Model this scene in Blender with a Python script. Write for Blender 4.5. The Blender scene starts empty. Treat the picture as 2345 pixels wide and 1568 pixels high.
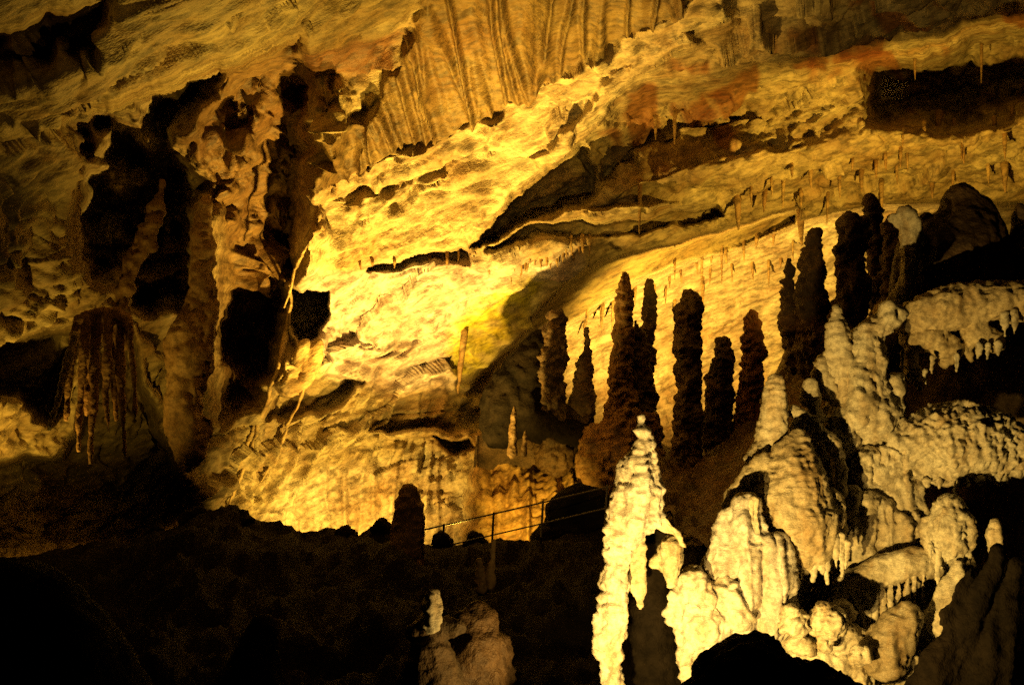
import bpy, bmesh, math, random
import numpy as np
from mathutils import Vector, Matrix

random.seed(7)
sc = bpy.context.scene
COL = sc.collection

# ------------------------------------------------------------------ camera
W, H = 2344.0, 1568.0                      # measuring grid used for sight lines
LENS = 35.0
F = W * LENS / 36.0
EYE = np.array([0.0, 0.0, 1.6])
PITCH = math.radians(6.0)
cam_d = bpy.data.cameras.new('camera')
cam_d.lens = LENS
cam_d.sensor_width = 36.0
cam_d.clip_start = 0.05
cam_d.clip_end = 300.0
cam = bpy.data.objects.new('camera', cam_d)
COL.objects.link(cam)
cam.location = EYE
cam.rotation_euler = (math.pi / 2 + PITCH, 0, 0)
sc.camera = cam
cp, sp = math.cos(PITCH), math.sin(PITCH)


def P(u, v, d):
    """sight line (u, v) followed for d metres of depth -> world point(s)"""
    x = (np.asarray(u, float) - W / 2) / F * d
    y = -(np.asarray(v, float) - H / 2) / F * d
    d = np.asarray(d, float) + 0 * x
    return np.stack([EYE[0] + x, EYE[1] + d * cp - y * sp, EYE[2] + d * sp + y * cp], -1)


# ------------------------------------------------------------------ world: underground, no sky
world = bpy.data.worlds.new('World')
sc.world = world
world.use_nodes = True
bg = world.node_tree.nodes['Background']
bg.inputs['Color'].default_value = (0.010, 0.006, 0.002, 1)
bg.inputs['Strength'].default_value = 0.12
sc.view_settings.view_transform = 'Standard'
sc.view_settings.look = 'None'
sc.view_settings.gamma = 1.0
sc.view_settings.exposure = 0.0
sc.render.filter_size = 2.0
sc.cycles.use_denoising = False
sc.cycles.max_bounces = 2
sc.cycles.diffuse_bounces = 1
sc.cycles.glossy_bounces = 1
sc.cycles.sample_clamp_indirect = 0.6


# ------------------------------------------------------------------ show-cave floodlights read from the lit patches, plus added fill spots
def flood(name, at, to, watts, cone=150, blend=0.6, size=0.12, color=(1.0, 0.585, 0.065)):
    l = bpy.data.lights.new(name, 'SPOT')
    l.energy = watts
    l.color = color
    l.spot_size = math.radians(cone)
    l.spot_blend = blend
    l.shadow_soft_size = size
    o = bpy.data.objects.new(name, l)
    COL.objects.link(o)
    a, b = Vector(P(*at)), Vector(P(*to))
    o.location = a
    o.rotation_euler = (b - a).to_track_quat('-Z', 'Y').to_euler()
    return o


flood('floodlight_wall', (1010, 1285, 20.3), (930, 570, 22.5), 9800, 98, 0.95, 0.10, (1.0, 0.60, 0.085))
flood('added_spot_roof', (1060, 1290, 18.2), (900, 100, 14.8), 4600, 76, 0.9, 0.10)  # added spot without a fixture, brightens ceiling and curtain
flood('added_spot_shelf', (1180, 1296, 18.3), (1330, 190, 18.2), 5200, 50, 0.9, 0.10, (1.0, 0.60, 0.09))  # added spot, brightens the upper end of the shelf
flood('added_spot_foot', (800, 1300, 22.0), (790, 1100, 25), 1400, 130, 0.8, 0.10, (1.0, 0.60, 0.085))  # added spot, brightens the wall foot outside the main cone
flood('added_spot_streaks', (1170, 1300, 19.6), (1260, 1125, 24), 1100, 60, 0.8, 0.10)  # added spot, brightens the orange wall behind the railing
flood('floodlight_niche', (1590, 1010, 26.3), (1570, 640, 31.0), 6400, 105, 0.6, 0.10, (1.0, 0.60, 0.085))
flood('floodlight_right', (2110, 655, 19.5), (2000, 380, 25), 1800, 140, 0.7, 0.10)
flood('floodlight_left', (60, 1230, 15.2), (90, 960, 16.5), 420, 110, 0.8, 0.08)
flood('floodlight_front', (1330, 1920, 5.3), (1800, 1140, 9), 1200, 84, 0.8, 0.04, (1.0, 0.62, 0.135))
flood('floodlight_mound', (1330, 1660, 6.8), (1050, 1420, 7.6), 85, 70, 0.8, 0.04, (1.0, 0.61, 0.15))
flood('floodlight_under', (1690, 1690, 6.6), (1850, 1000, 10), 140, 130, 0.9, 0.04, (1.0, 0.61, 0.15))

# ------------------------------------------------------------------ noise
_rng = np.random.default_rng(11)
_perm = np.concatenate([_rng.permutation(256)] * 3)
_g = _rng.normal(size=(256, 3))
_g /= np.linalg.norm(_g, axis=1)[:, None]
_g = _g.astype(np.float32)
_perm = _perm.astype(np.int32)


def gn(p):
    p = np.asarray(p, np.float32)
    i = np.floor(p).astype(np.int32)
    f = p - i
    w = f * f * f * (f * (f * 6 - 15) + 10)
    i &= 255
    out = 0
    for dx in (0, 1):
        for dy in (0, 1):
            for dz in (0, 1):
                h = _perm[_perm[_perm[(i[..., 0] + dx) & 255] + ((i[..., 1] + dy) & 255)] + ((i[..., 2] + dz) & 255)]
                g = _g[h]
                q = g[..., 0] * (f[..., 0] - dx) + g[..., 1] * (f[..., 1] - dy) + g[..., 2] * (f[..., 2] - dz)
                q = q * (w[..., 0] if dx else 1 - w[..., 0]) * (w[..., 1] if dy else 1 - w[..., 1]) * (w[..., 2] if dz else 1 - w[..., 2])
                out = out + q
    return out * 1.6


def fbm(p, octv=4, gain=0.5):
    a, s, out = 1.0, 1.0, 0
    for k in range(octv):
        out = out + a * gn(p * s + 17.3 * k)
        a *= gain
        s *= 2.03
    return out


def ridged(p, octv=3, gain=0.5):
    a, s, out = 1.0, 1.0, 0
    for k in range(octv):
        out = out + a * (1 - 2 * np.abs(gn(p * s + 9.1 * k)))
        a *= gain
        s *= 2.1
    return out


def sstep(x):
    x = np.clip(x, 0, 1)
    return x * x * (3 - 2 * x)


def poly_sd(U, V, poly):
    """signed distance to a closed outline, positive inside"""
    n = len(poly)
    best = np.full(U.shape, 1e9)
    inside = np.zeros(U.shape, bool)
    for k in range(n):
        x0, y0 = poly[k]
        x1, y1 = poly[(k + 1) % n]
        ex, ey = x1 - x0, y1 - y0
        t = np.clip(((U - x0) * ex + (V - y0) * ey) / (ex * ex + ey * ey + 1e-9), 0, 1)
        best = np.minimum(best, np.hypot(U - x0 - t * ex, V - y0 - t * ey))
        if y0 != y1:
            c = ((y0 > V) != (y1 > V)) & (U < (x1 - x0) * (V - y0) / (y1 - y0) + x0)
            inside ^= c
    return np.where(inside, best, -best)


# ------------------------------------------------------------------ materials
def rock_material(name, dark, light, warm, rough=0.78, bump=0.5, spec=0.3, scale=1.0, attr=True, speck=0.6, gour=0.0, bedding=0.0):
    m = bpy.data.materials.new(name)
    m.use_nodes = True
    nt = m.node_tree
    n = nt.nodes
    L = nt.links.new
    b = n['Principled BSDF']
    tc = n.new('ShaderNodeNewGeometry')

    def noise(s, det, rg, dist=0.0):
        k = n.new('ShaderNodeTexNoise')
        k.inputs['Scale'].default_value = s * scale
        k.inputs['Detail'].default_value = det
        k.inputs['Roughness'].default_value = rg
        k.inputs['Distortion'].default_value = dist
        L(tc.outputs['Position'], k.inputs['Vector'])
        return k

    n1 = noise(1.3, 4, 0.65, 0.4)
    r1 = n.new('ShaderNodeValToRGB')
    r1.color_ramp.elements[0].position = 0.36
    r1.color_ramp.elements[0].color = (*dark, 1)
    r1.color_ramp.elements[1].position = 0.64
    r1.color_ramp.elements[1].color = (*light, 1)
    L(n1.outputs['Fac'], r1.inputs['Fac'])
    n2 = noise(0.55, 3, 0.6, 0.8)
    if gour:
        ms = n.new('ShaderNodeMapping')
        ms.inputs['Scale'].default_value = (4.0, 4.0, 0.8)
        L(tc.outputs['Position'], ms.inputs['Vector'])
        L(ms.outputs['Vector'], n2.inputs['Vector'])
    r2 = n.new('ShaderNodeValToRGB')
    r2.color_ramp.elements[0].position = 0.52
    r2.color_ramp.elements[0].color = (0, 0, 0, 1)
    r2.color_ramp.elements[1].position = 0.72
    r2.color_ramp.elements[1].color = (0.8, 0.8, 0.8, 1)
    L(n2.outputs['Fac'], r2.inputs['Fac'])
    mx = n.new('ShaderNodeMix')
    mx.data_type = 'RGBA'
    L(r2.outputs['Color'], mx.inputs['Factor'])
    L(r1.outputs['Color'], mx.inputs['A'])
    mx.inputs['B'].default_value = (*warm, 1)
    n3 = noise(9, 3, 0.75)
    r3 = n.new('ShaderNodeMapRange')
    r3.inputs['From Min'].default_value = 0.36
    r3.inputs['From Max'].default_value = 0.58
    r3.inputs['To Min'].default_value = speck
    r3.inputs['To Max'].default_value = 1.12
    L(n3.outputs['Fac'], r3.inputs['Value'])
    mu = n.new('ShaderNodeMix')
    mu.data_type = 'RGBA'
    mu.blend_type = 'MULTIPLY'
    mu.inputs['Factor'].default_value = 1.0
    L(mx.outputs['Result'], mu.inputs['A'])
    L(r3.outputs['Result'], mu.inputs['B'])
    col = mu.outputs['Result']
    if attr:
        at = n.new('ShaderNodeAttribute')
        at.attribute_name = 'mineral_and_light'
        mm = n.new('ShaderNodeMix')
        mm.data_type = 'RGBA'
        mm.blend_type = 'MULTIPLY'
        mm.inputs['Factor'].default_value = 1.0
        L(col, mm.inputs['A'])
        L(at.outputs['Color'], mm.inputs['B'])
        col = mm.outputs['Result']
    L(col, b.inputs['Base Color'])
    b.inputs['Roughness'].default_value = rough
    b.inputs['Specular IOR Level'].default_value = spec
    nb = noise(16, 3, 0.75)
    if bedding:
        m1 = n.new('ShaderNodeMapping')
        m1.inputs['Rotation'].default_value = (0, math.radians(24), 0)
        m2 = n.new('ShaderNodeMapping')
        m2.inputs['Scale'].default_value = (bedding, 0.8, 1.0)
        L(tc.outputs['Position'], m1.inputs['Vector'])
        L(m1.outputs['Vector'], m2.inputs['Vector'])
        for k in (n3, nb):
            L(m2.outputs['Vector'], k.inputs['Vector'])
    if gour:
        mp = n.new('ShaderNodeMapping')
        mp.inputs['Scale'].default_value = (1.0, 1.0, 3.2)
        L(tc.outputs['Position'], mp.inputs['Vector'])
        L(mp.outputs['Vector'], nb.inputs['Vector'])
        nb.inputs['Distortion'].default_value = gour
    bp = n.new('ShaderNodeBump')
    bp.inputs['Strength'].default_value = bump
    bp.inputs['Distance'].default_value = 0.07 / scale
    L(nb.outputs['Fac'], bp.inputs['Height'])
    L(bp.outputs['Normal'], b.inputs['Normal'])
    return m


M_WALL = rock_material('limestone', (0.30, 0.20, 0.10), (0.54, 0.43, 0.24), (0.36, 0.21, 0.08), scale=0.7, bump=0.42, speck=0.42, bedding=0.35, rough=0.62, spec=0.4)
M_CALC = rock_material('calcite', (0.54, 0.45, 0.31), (0.76, 0.70, 0.56), (0.46, 0.32, 0.16), rough=0.36, bump=0.5, spec=0.5, scale=2.0, speck=0.62, gour=0.6)
M_BROWN = rock_material('brown_calcite', (0.26, 0.16, 0.08), (0.44, 0.31, 0.17), (0.30, 0.16, 0.07), rough=0.6, bump=0.4, scale=1.2)
M_SHADED = rock_material('shaded_dripstone', (0.05, 0.03, 0.016), (0.15, 0.09, 0.045), (0.14, 0.065, 0.025), rough=0.55, bump=0.6, scale=1.2)  # dripstone with silhouette and shade put into a darker base colour
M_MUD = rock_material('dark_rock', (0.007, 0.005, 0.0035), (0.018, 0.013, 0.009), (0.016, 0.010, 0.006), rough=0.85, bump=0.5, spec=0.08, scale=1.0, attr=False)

M_MUD2 = rock_material('brown_mud', (0.05, 0.034, 0.018), (0.12, 0.08, 0.045), (0.10, 0.05, 0.022), rough=0.7, bump=0.5, attr=False)
mi = bpy.data.materials.new('painted_iron')
mi.use_nodes = True
b_ = mi.node_tree.nodes['Principled BSDF']
nz = mi.node_tree.nodes.new('ShaderNodeTexNoise')
nz.inputs['Scale'].default_value = 30
rp = mi.node_tree.nodes.new('ShaderNodeValToRGB')
rp.color_ramp.elements[0].color = (0.03, 0.02, 0.015, 1)
rp.color_ramp.elements[1].color = (0.08, 0.05, 0.03, 1)
mi.node_tree.links.new(nz.outputs['Fac'], rp.inputs['Fac'])
mi.node_tree.links.new(rp.outputs['Color'], b_.inputs['Base Color'])
b_.inputs['Roughness'].default_value = 0.5
M_IRON = mi


# ------------------------------------------------------------------ mesh helpers
def mesh_from(name, verts, faces, mat, mineral_and_light=None, smooth=True):
    me = bpy.data.meshes.new(name)
    verts = np.asarray(verts, np.float32)
    faces = np.asarray(faces, np.int32)
    k = faces.shape[1]
    me.vertices.add(len(verts))
    me.vertices.foreach_set('co', verts.ravel())
    me.loops.add(faces.size)
    me.loops.foreach_set('vertex_index', faces.ravel())
    me.polygons.add(len(faces))
    me.polygons.foreach_set('loop_start', np.arange(0, faces.size, k, dtype=np.int32))
    if smooth:
        me.polygons.foreach_set('use_smooth', np.ones(len(faces), bool))
    if mineral_and_light is None:
        mineral_and_light = np.ones((len(verts), 3))
    a = me.color_attributes.new('mineral_and_light', 'FLOAT_COLOR', 'POINT')
    c = np.ones((len(verts), 4), np.float32)
    c[:, :3] = mineral_and_light
    a.data.foreach_set('color', c.ravel())
    me.update(calc_edges=True)
    me.materials.append(mat)
    return me


def link(name, me, parent=None, label=None, cat=None, group=None, kind=None, loc=None):
    o = bpy.data.objects.new(name, me)
    COL.objects.link(o)
    if loc is not None:
        o.location = loc
    if parent is not None:
        o.parent = parent
    if label:
        o['label'] = label
    if cat:
        o['category'] = cat
    if group:
        o['group'] = group
    if kind:
        o['kind'] = kind
    return o


def catmull(pts, sub):
    pts = np.asarray(pts, float)
    if len(pts) < 3:
        t = np.linspace(0, 1, sub * 2 + 1)[:, None]
        return pts[0] * (1 - t) + pts[-1] * t
    q = np.vstack([2 * pts[0] - pts[1], pts, 2 * pts[-1] - pts[-2]])
    out = []
    for k in range(1, len(q) - 2):
        p0, p1, p2, p3 = q[k - 1:k + 3]
        for t in np.linspace(0, 1, sub, endpoint=False):
            out.append(0.5 * ((2 * p1) + (p2 - p0) * t + (2 * p0 - 5 * p1 + 4 * p2 - p3) * t * t + (3 * p1 - p0 - 3 * p2 + p3) * t ** 3))
    out.append(q[-2])
    return np.array(out)


def tube(path, d, flat=1.0, seg=14, sub=4):
    """closed tapering tube through (u, v, radius in sight-grid units[, depth shift]) -> verts, quads"""
    pts = []
    for q in path:
        dd = d + (q[3] if len(q) > 3 else 0.0)
        w = P(q[0], q[1], dd)
        pts.append([*w, max(q[2], 0.3) * dd / F])
    c = catmull(pts, sub)
    pos, rad = c[:, :3], np.maximum(c[:, 3], 0.002)
    # rounded ends
    t0 = pos[0] - pos[1]
    t0 /= np.linalg.norm(t0) + 1e-9
    t1 = pos[-1] - pos[-2]
    t1 /= np.linalg.norm(t1) + 1e-9
    A, R = [], []
    for s in (1.0, 0.9, 0.6):
        A.append(pos[0] + t0 * rad[0] * 0.9 * s)
        R.append(rad[0] * math.sqrt(max(1 - s * s, 0.0)) + 1e-4)
    B, S = [], []
    for s in (0.6, 0.9, 1.0):
        B.append(pos[-1] + t1 * rad[-1] * 0.9 * s)
        S.append(rad[-1] * math.sqrt(max(1 - s * s, 0.0)) + 1e-4)
    pos = np.vstack([A, pos, B])
    rad = np.concatenate([R, rad, S])
    tan = np.gradient(pos, axis=0)
    tan /= np.linalg.norm(tan, axis=1)[:, None] + 1e-9
    look = np.array([0.0, 1.0, 0.0])
    side = np.cross(tan, look)
    nrm = np.linalg.norm(side, axis=1)[:, None]
    side = np.where(nrm > 0.05, side / (nrm + 1e-9), np.array([1.0, 0, 0]))
    dep = np.cross(side, tan)
    ang = np.linspace(0, 2 * math.pi, seg, endpoint=False)
    v = pos[:, None, :] + rad[:, None, None] * (np.cos(ang)[None, :, None] * side[:, None, :] + flat * np.sin(ang)[None, :, None] * dep[:, None, :])
    nr = len(pos)
    idx = np.arange(nr * seg).reshape(nr, seg)
    a = idx[:-1]
    b = idx[1:]
    f = np.stack([a, np.roll(a, -1, 1), np.roll(b, -1, 1), b], -1).reshape(-1, 4)
    # end caps as tiny quads fans (the end rings are nearly points)
    return v.reshape(-1, 3), f, idx


def join(prims):
    V, Fq, off = [], [], 0
    for v, f, _ in prims:
        V.append(v)
        Fq.append(f + off)
        off += len(v)
    return np.vstack(V), np.vstack(Fq)


PENDING = []


def normals_of(me):
    n = np.empty(len(me.vertices) * 3, np.float32)
    me.vertices.foreach_get('normal', n)
    return n.reshape(-1, 3).astype(float)


def formation(name, label, cat, d, prims, mat=None, vox=0.03, smooth=3, rip=(0, 0.1), flute=(0, 8), rough=(0.02, 3), pop=(0, 10),
              group=None, parent=None, tint=(1, 1, 1), flat=1.0, kind=None):
    """a grown calcite body: tapering tubes fused by voxel remeshing, then given rings, flutes and crust"""
    pr = []
    for p in prims:
        if isinstance(p, dict):
            pr.append(tube(p['p'], d + p.get('d', 0), p.get('flat', flat), seg=p.get('seg', 14)))
        else:
            pr.append(tube(p, d, flat))
    v, f = join(pr)
    me = mesh_from(name + '_base', v, f, mat or M_CALC)
    o = bpy.data.objects.new(name, me)
    COL.objects.link(o)
    r = o.modifiers.new('r', 'REMESH')
    r.mode = 'VOXEL'
    r.voxel_size = vox
    if smooth:
        s = o.modifiers.new('s', 'SMOOTH')
        s.factor = 0.5
        s.iterations = smooth
    spec = dict(o=o, label=label, cat=cat, mat=mat or M_CALC, rip=rip, flute=flute, rough=rough, pop=pop, group=group, parent=parent, tint=tint, kind=kind, near=d if (mat or M_CALC) is M_CALC else None)
    PENDING.append(spec)
    return o


def crust(co, no, rip, flute, rough, pop, d_near=None):
    h = np.zeros(len(co))
    if rip[0]:
        w = 1.1 * gn(co * np.array([0.5, 0.5, 0.35]) / rip[1]) + 0.8 * gn(co * 0.15 / rip[1] + 5) + 0.3 * gn(co * 1.1 / rip[1] + 2)
        ph = (co[:, 2] + 0.22 * co[:, 0]) / rip[1] + w
        s = np.abs(np.sin(math.pi * ph))
        side = np.clip(1 - np.abs(no[:, 2]), 0, 1)
        amp = np.clip(0.75 + 1.1 * gn(co * 0.55 / rip[1] + 3), 0.1, 1.8)
        h += rip[0] * (s ** 0.6 - 0.6) * side * amp
    if flute[0]:
        q = np.stack([co[:, 0] * flute[1], co[:, 1] * flute[1], co[:, 2] * flute[1] * 0.10], -1)
        side = np.clip(1.1 - np.abs(no[:, 2]), 0, 1)
        h += flute[0] * (0.6 - 2 * np.abs(gn(q)) - 0.7 * np.abs(gn(q * 2.1 + 4))) * side
    if rough[0]:
        h += rough[0] * (fbm(co * rough[1], 4, 0.55) + 0.4 * ridged(co * rough[1] * 2.3, 2))
    if d_near is not None and d_near < 10.5:
        h += 0.010 * (0.5 - 2 * np.abs(gn(co * np.array([7.0, 7.0, 20.0])))) + 0.012 * (0.4 - 2 * np.abs(gn(co * np.array([3.0, 3.0, 7.0]) + 11)))
    if pop[0]:
        h += pop[0] * (0.5 - 2.2 * np.abs(gn(co * pop[1]))) + pop[0] * 0.7 * (0.5 - 2.2 * np.abs(gn(co * pop[1] * 1.9 + 7)))
    return h


def settle():
    """evaluate the waiting formations once and finish their surfaces"""
    bpy.context.view_layer.update()
    dg = bpy.context.evaluated_depsgraph_get()
    for s in PENDING:
        o = s['o']
        me = bpy.data.meshes.new_from_object(o.evaluated_get(dg))
        n = len(me.vertices)
        co = np.empty(n * 3, np.float32)
        me.vertices.foreach_get('co', co)
        co = co.reshape(-1, 3).astype(float)
        no = normals_of(me)
        h = crust(co, no, s['rip'], s['flute'], s['rough'], s['pop'], s['near'])
        co = co + no * h[:, None]
        base = np.array([co[:, 0].mean(), co[:, 1].mean(), co[:, 2].min()])
        par = s['parent']
        if par is not None:
            base = np.array(par['_base'])
        co -= base
        me.vertices.foreach_set('co', co.astype(np.float32).ravel())
        me.polygons.foreach_set('use_smooth', np.ones(len(me.polygons), bool))
        for a in list(me.color_attributes):
            me.color_attributes.remove(a)
        a = me.color_attributes.new('mineral_and_light', 'FLOAT_COLOR', 'POINT')
        c = np.ones((n, 4), np.float32)
        c[:, :3] = s['tint']
        a.data.foreach_set('color', c.ravel())
        me.materials.clear()
        me.materials.append(s['mat'])
        me.update()
        old = o.data
        o.modifiers.clear()
        o.data = me
        bpy.data.meshes.remove(old)
        if par is None:
            o.location = base
            o['_base'] = [float(x) for x in base]
        else:
            o.parent = par
        for k in ('label', 'group', 'kind'):
            if s[k]:
                o[k] = s[k]
        if s['cat']:
            o['category'] = s['cat']
    for s in PENDING:
        if '_base' in s['o'].keys():
            del s['o']['_base']
    PENDING.clear()


# ------------------------------------------------------------------ the cave wall and roof: one relief, parted into its beds
STEP = 3.5
us = np.arange(-420, 2780, STEP)
vs = np.arange(-330, 1420, STEP)
U, V = np.meshgrid(us, vs)
ctrl = [
    (-420, -330, 8), (0, -330, 8.5), (500, -330, 9.5), (1000, -330, 12), (1500, -330, 12.5), (2000, -330, 12.5), (2780, -330, 12.5),
    (-420, -100, 9), (0, -100, 9.7), (500, -100, 11.2), (1000, -100, 14.5), (1500, -100, 15), (2000, -100, 15), (2780, -100, 15),
    (-420, 100, 10.3), (0, 100, 11.2), (300, 100, 12.4), (500, 100, 13.6), (700, 100, 15.6), (900, 100, 17.6), (1100, 100, 17.8), (1300, 100, 17.5), (1500, 100, 17.6), (1800, 100, 18), (2344, 100, 18), (2780, 100, 18),
    (-420, 250, 11.5), (0, 250, 12.6), (300, 250, 14.4), (500, 250, 16.2), (700, 250, 18.8), (900, 250, 19.6), (1100, 250, 19.4), (1300, 250, 20), (1500, 250, 20.4), (1700, 250, 20.8), (2000, 250, 21.6), (2344, 250, 21.6), (2780, 250, 21),
    (-420, 400, 12.3), (0, 400, 13.6), (300, 400, 16.6), (500, 400, 18.6), (700, 400, 20.8), (900, 400, 21.0), (1100, 400, 21.4), (1300, 400, 22.2), (1500, 400, 22.4), (1700, 400, 23), (2000, 400, 24.6), (2344, 400, 24.6), (2780, 400, 24),
    (-420, 550, 13), (0, 550, 14.2), (200, 550, 16.3), (500, 550, 20), (700, 550, 22.4), (900, 550, 22.9), (1100, 550, 23.4), (1300, 550, 24), (1500, 550, 25), (1700, 550, 26.6), (2000, 550, 27.6), (2344, 550, 27.4), (2780, 550, 27),
    (-420, 700, 13.7), (0, 700, 15), (300, 700, 18.8), (500, 700, 21), (700, 700, 23.6), (900, 700, 24.4), (1100, 700, 25.2), (1250, 700, 26), (1450, 700, 27.5), (1700, 700, 29), (2000, 700, 29.5), (2344, 700, 29), (2780, 700, 29),
    (-420, 900, 14.6), (0, 900, 16.4), (300, 900, 20), (500, 900, 22), (700, 900, 24.2), (950, 900, 25.8), (1080, 900, 26.8), (1300, 900, 29), (1600, 900, 30.6), (1900, 900, 30.5), (2344, 900, 30), (2780, 900, 30),
    (-420, 1100, 15.2), (0, 1100, 17), (300, 1100, 20.6), (600, 1100, 24.2), (900, 1100, 25.4), (1200, 1100, 25.6), (1450, 1100, 26.5), (1800, 1100, 30), (2344, 1100, 30), (2780, 1100, 30),
    (-420, 1420, 15.4), (0, 1420, 17.2), (300, 1420, 20.8), (600, 1420, 24.0), (900, 1420, 25.2), (1200, 1420, 25.0), (1450, 1420, 26), (1800, 1420, 30), (2344, 1420, 30), (2780, 1420, 30),
]
C = np.array(ctrl, float)
# thin-plate spline through the soundings
k_ = len(C)
X = C[:, :2] / 1000.0


def tps(r2):
    return 0.5 * r2 * np.log(r2 + 1e-12)


A = np.zeros((k_ + 3, k_ + 3))
A[:k_, :k_] = tps(((X[:, None] - X[None]) ** 2).sum(-1)) + np.eye(k_) * 2e-3
A[:k_, k_] = A[k_, :k_] = 1
A[:k_, k_ + 1:] = X
A[k_ + 1:, :k_] = X.T
sol = np.linalg.solve(A, np.concatenate([C[:, 2], [0, 0, 0]]))
D = sol[k_] + sol[k_ + 1] * U / 1000 + sol[k_ + 2] * V / 1000
for k in range(k_):
    D += sol[k] * tps((U / 1000 - X[k, 0]) ** 2 + (V / 1000 - X[k, 1]) ** 2)

# ragged edges: outlines are tested against a slightly warped grid
nw = np.stack([U / 60, V / 60, 0 * U], -1)
UW = U + 13 * fbm(nw, 3, 0.5)
VW = V + 13 * fbm(nw + 31.7, 3, 0.5)
US = U + 4 * fbm(nw + 3, 3)
VS = V + 4 * fbm(nw + 55, 3)


def blur_(a, r=2):
    for ax in (0, 1):
        c = np.cumsum(np.concatenate([np.repeat(np.take(a, [0], ax), r + 1, ax), a, np.repeat(np.take(a, [-1], ax), r, ax)], ax), ax)
        a = (np.take(c, range(2 * r + 1, c.shape[ax]), ax) - np.take(c, range(0, c.shape[ax] - 2 * r - 1), ax)) / (2 * r + 1)
    return a


def cut(poly, depth, soft=14, ragged=True, inner=0.0, vary=0.0):
    """push an outlined patch back (depth > 0) or forward (depth < 0)"""
    global D
    sd = poly_sd(UW if ragged else US, VW if ragged else VS, poly)
    m = sstep(sd / soft + 0.5)
    if vary:
        depth = depth * (1 + vary * fbm(nw * 0.7 + depth, 3))
    D = D + m * depth * (1.0 if not inner else (1 - inner + inner * sstep(sd / 90)))
    return m


# ---- outlines
SLAB = [(-420, -330), (990, -330), (965, 10), (900, 70), (850, 110), (690, 128), (683, 82), (600, 122), (498, 164), (440, 188), (372, 211), (297, 232), (211, 252), (160, 262), (60, 300), (-420, 380)]
NOTCH = [(-60, 95), (40, 62), (100, 36), (190, 14), (240, 4), (236, 60), (214, 96), (185, 104), (160, 122), (140, 96), (118, 138), (60, 158), (-60, 190)]
CAVITY = [(150, 266), (211, 254), (297, 234), (372, 213), (498, 166), (482, 205), (445, 250), (405, 300), (398, 340), (425, 380), (470, 430), (440, 470), (425, 560), (425, 690), (345, 702), (312, 692), (292, 620), (215, 640), (190, 590), (178, 520), (186, 440), (190, 380), (176, 320)]
CURTAIN = [(985, -330), (1620, -330), (1560, 15), (1470, 75), (1300, 150), (1150, 248), (1000, 312), (850, 375), (735, 438), (705, 430), (712, 350), (770, 300), (850, 250), (930, 110), (965, 20)]
SHELF = [(720, 440), (850, 380), (1000, 314), (1150, 250), (1300, 152), (1450, 84), (1560, 20), (1650, -60), (1660, 40), (1590, 100), (1490, 150), (1430, 205), (1340, 320), (1260, 380), (1195, 440), (1130, 510), (1085, 565), (960, 590), (840, 610), (700, 640), (690, 560)]
RECESS = [(1085, 562), (1130, 512), (1198, 438), (1262, 378), (1335, 335), (1352, 380), (1362, 442), (1325, 474), (1220, 505), (1120, 545)]
LEDGE = [(1085, 568), (1120, 543), (1220, 503), (1325, 476), (1440, 472), (1560, 470), (1480, 490), (1320, 508), (1200, 520), (1110, 560)]
GAP = [(1110, 562), (1200, 520), (1320, 510), (1460, 500), (1560, 482), (1650, 468), (1655, 488), (1560, 512), (1460, 532), (1330, 545), (1240, 540), (1150, 556)]
UPRIGHT = [(1345, 320), (1432, 207), (1492, 152), (1592, 102), (1662, 42), (1700, -330), (2780, -330), (2780, 120), (2344, 230), (2190, 280), (2000, 300), (1840, 330), (1700, 345), (1560, 372), (1440, 410), (1365, 440), (1355, 380)]
BLACKHOLE = [(1985, 156), (2060, 130), (2110, 138), (2168, 112), (2210, 80), (2260, 60), (2344, 40), (2700, -30), (2700, 120), (2344, 238), (2280, 264), (2195, 280), (2110, 272), (2005, 266), (1996, 210)]
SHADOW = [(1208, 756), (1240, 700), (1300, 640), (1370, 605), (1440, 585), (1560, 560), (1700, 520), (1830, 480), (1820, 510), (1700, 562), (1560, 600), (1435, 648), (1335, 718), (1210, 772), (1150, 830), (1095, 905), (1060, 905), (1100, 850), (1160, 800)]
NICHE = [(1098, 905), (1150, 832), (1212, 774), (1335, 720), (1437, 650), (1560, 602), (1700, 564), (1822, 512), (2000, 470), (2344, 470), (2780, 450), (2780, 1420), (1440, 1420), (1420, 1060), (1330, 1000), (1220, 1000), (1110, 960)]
BOX1 = [(672, 668), (750, 662), (742, 715), (726, 772), (690, 776), (660, 735)]
BOX2 = [(515, 664), (650, 655), (655, 700), (640, 760), (625, 850), (560, 860), (515, 800)]
WING = [(690, 778), (742, 775), (748, 830), (735, 856), (690, 890), (640, 900), (628, 880), (650, 830)]
UNDERWING = [(640, 903), (692, 893), (742, 858), (800, 862), (840, 880), (760, 930), (700, 955), (610, 965)]
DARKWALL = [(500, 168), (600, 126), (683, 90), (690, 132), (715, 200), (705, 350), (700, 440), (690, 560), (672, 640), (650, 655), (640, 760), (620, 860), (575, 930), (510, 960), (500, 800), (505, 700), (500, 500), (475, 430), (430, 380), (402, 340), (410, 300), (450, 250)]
LEFTGAP = [(-420, 800), (0, 792), (60, 778), (150, 752), (235, 748), (170, 800), (130, 930), (118, 960), (80, 955), (40, 905), (-420, 900)]
LEFTDARK = [(-420, 1075), (0, 1065), (150, 1040), (190, 960), (260, 760), (300, 760), (330, 900), (400, 1080), (440, 1120), (440, 1170), (300, 1240), (-420, 1300)]
TERRACE = [(850, 992), (960, 982), (1078, 985), (1078, 1000), (1000, 1006), (900, 1004)]
UNDERTERR = [(985, 1004), (1078, 1002), (1090, 1022), (1050, 1035), (1010, 1020)]
ORANGE = [(1080, 1000), (1160, 990), (1260, 1010), (1340, 1010), (1420, 1050), (1440, 1420), (1060, 1420), (1075, 1200)]
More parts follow.
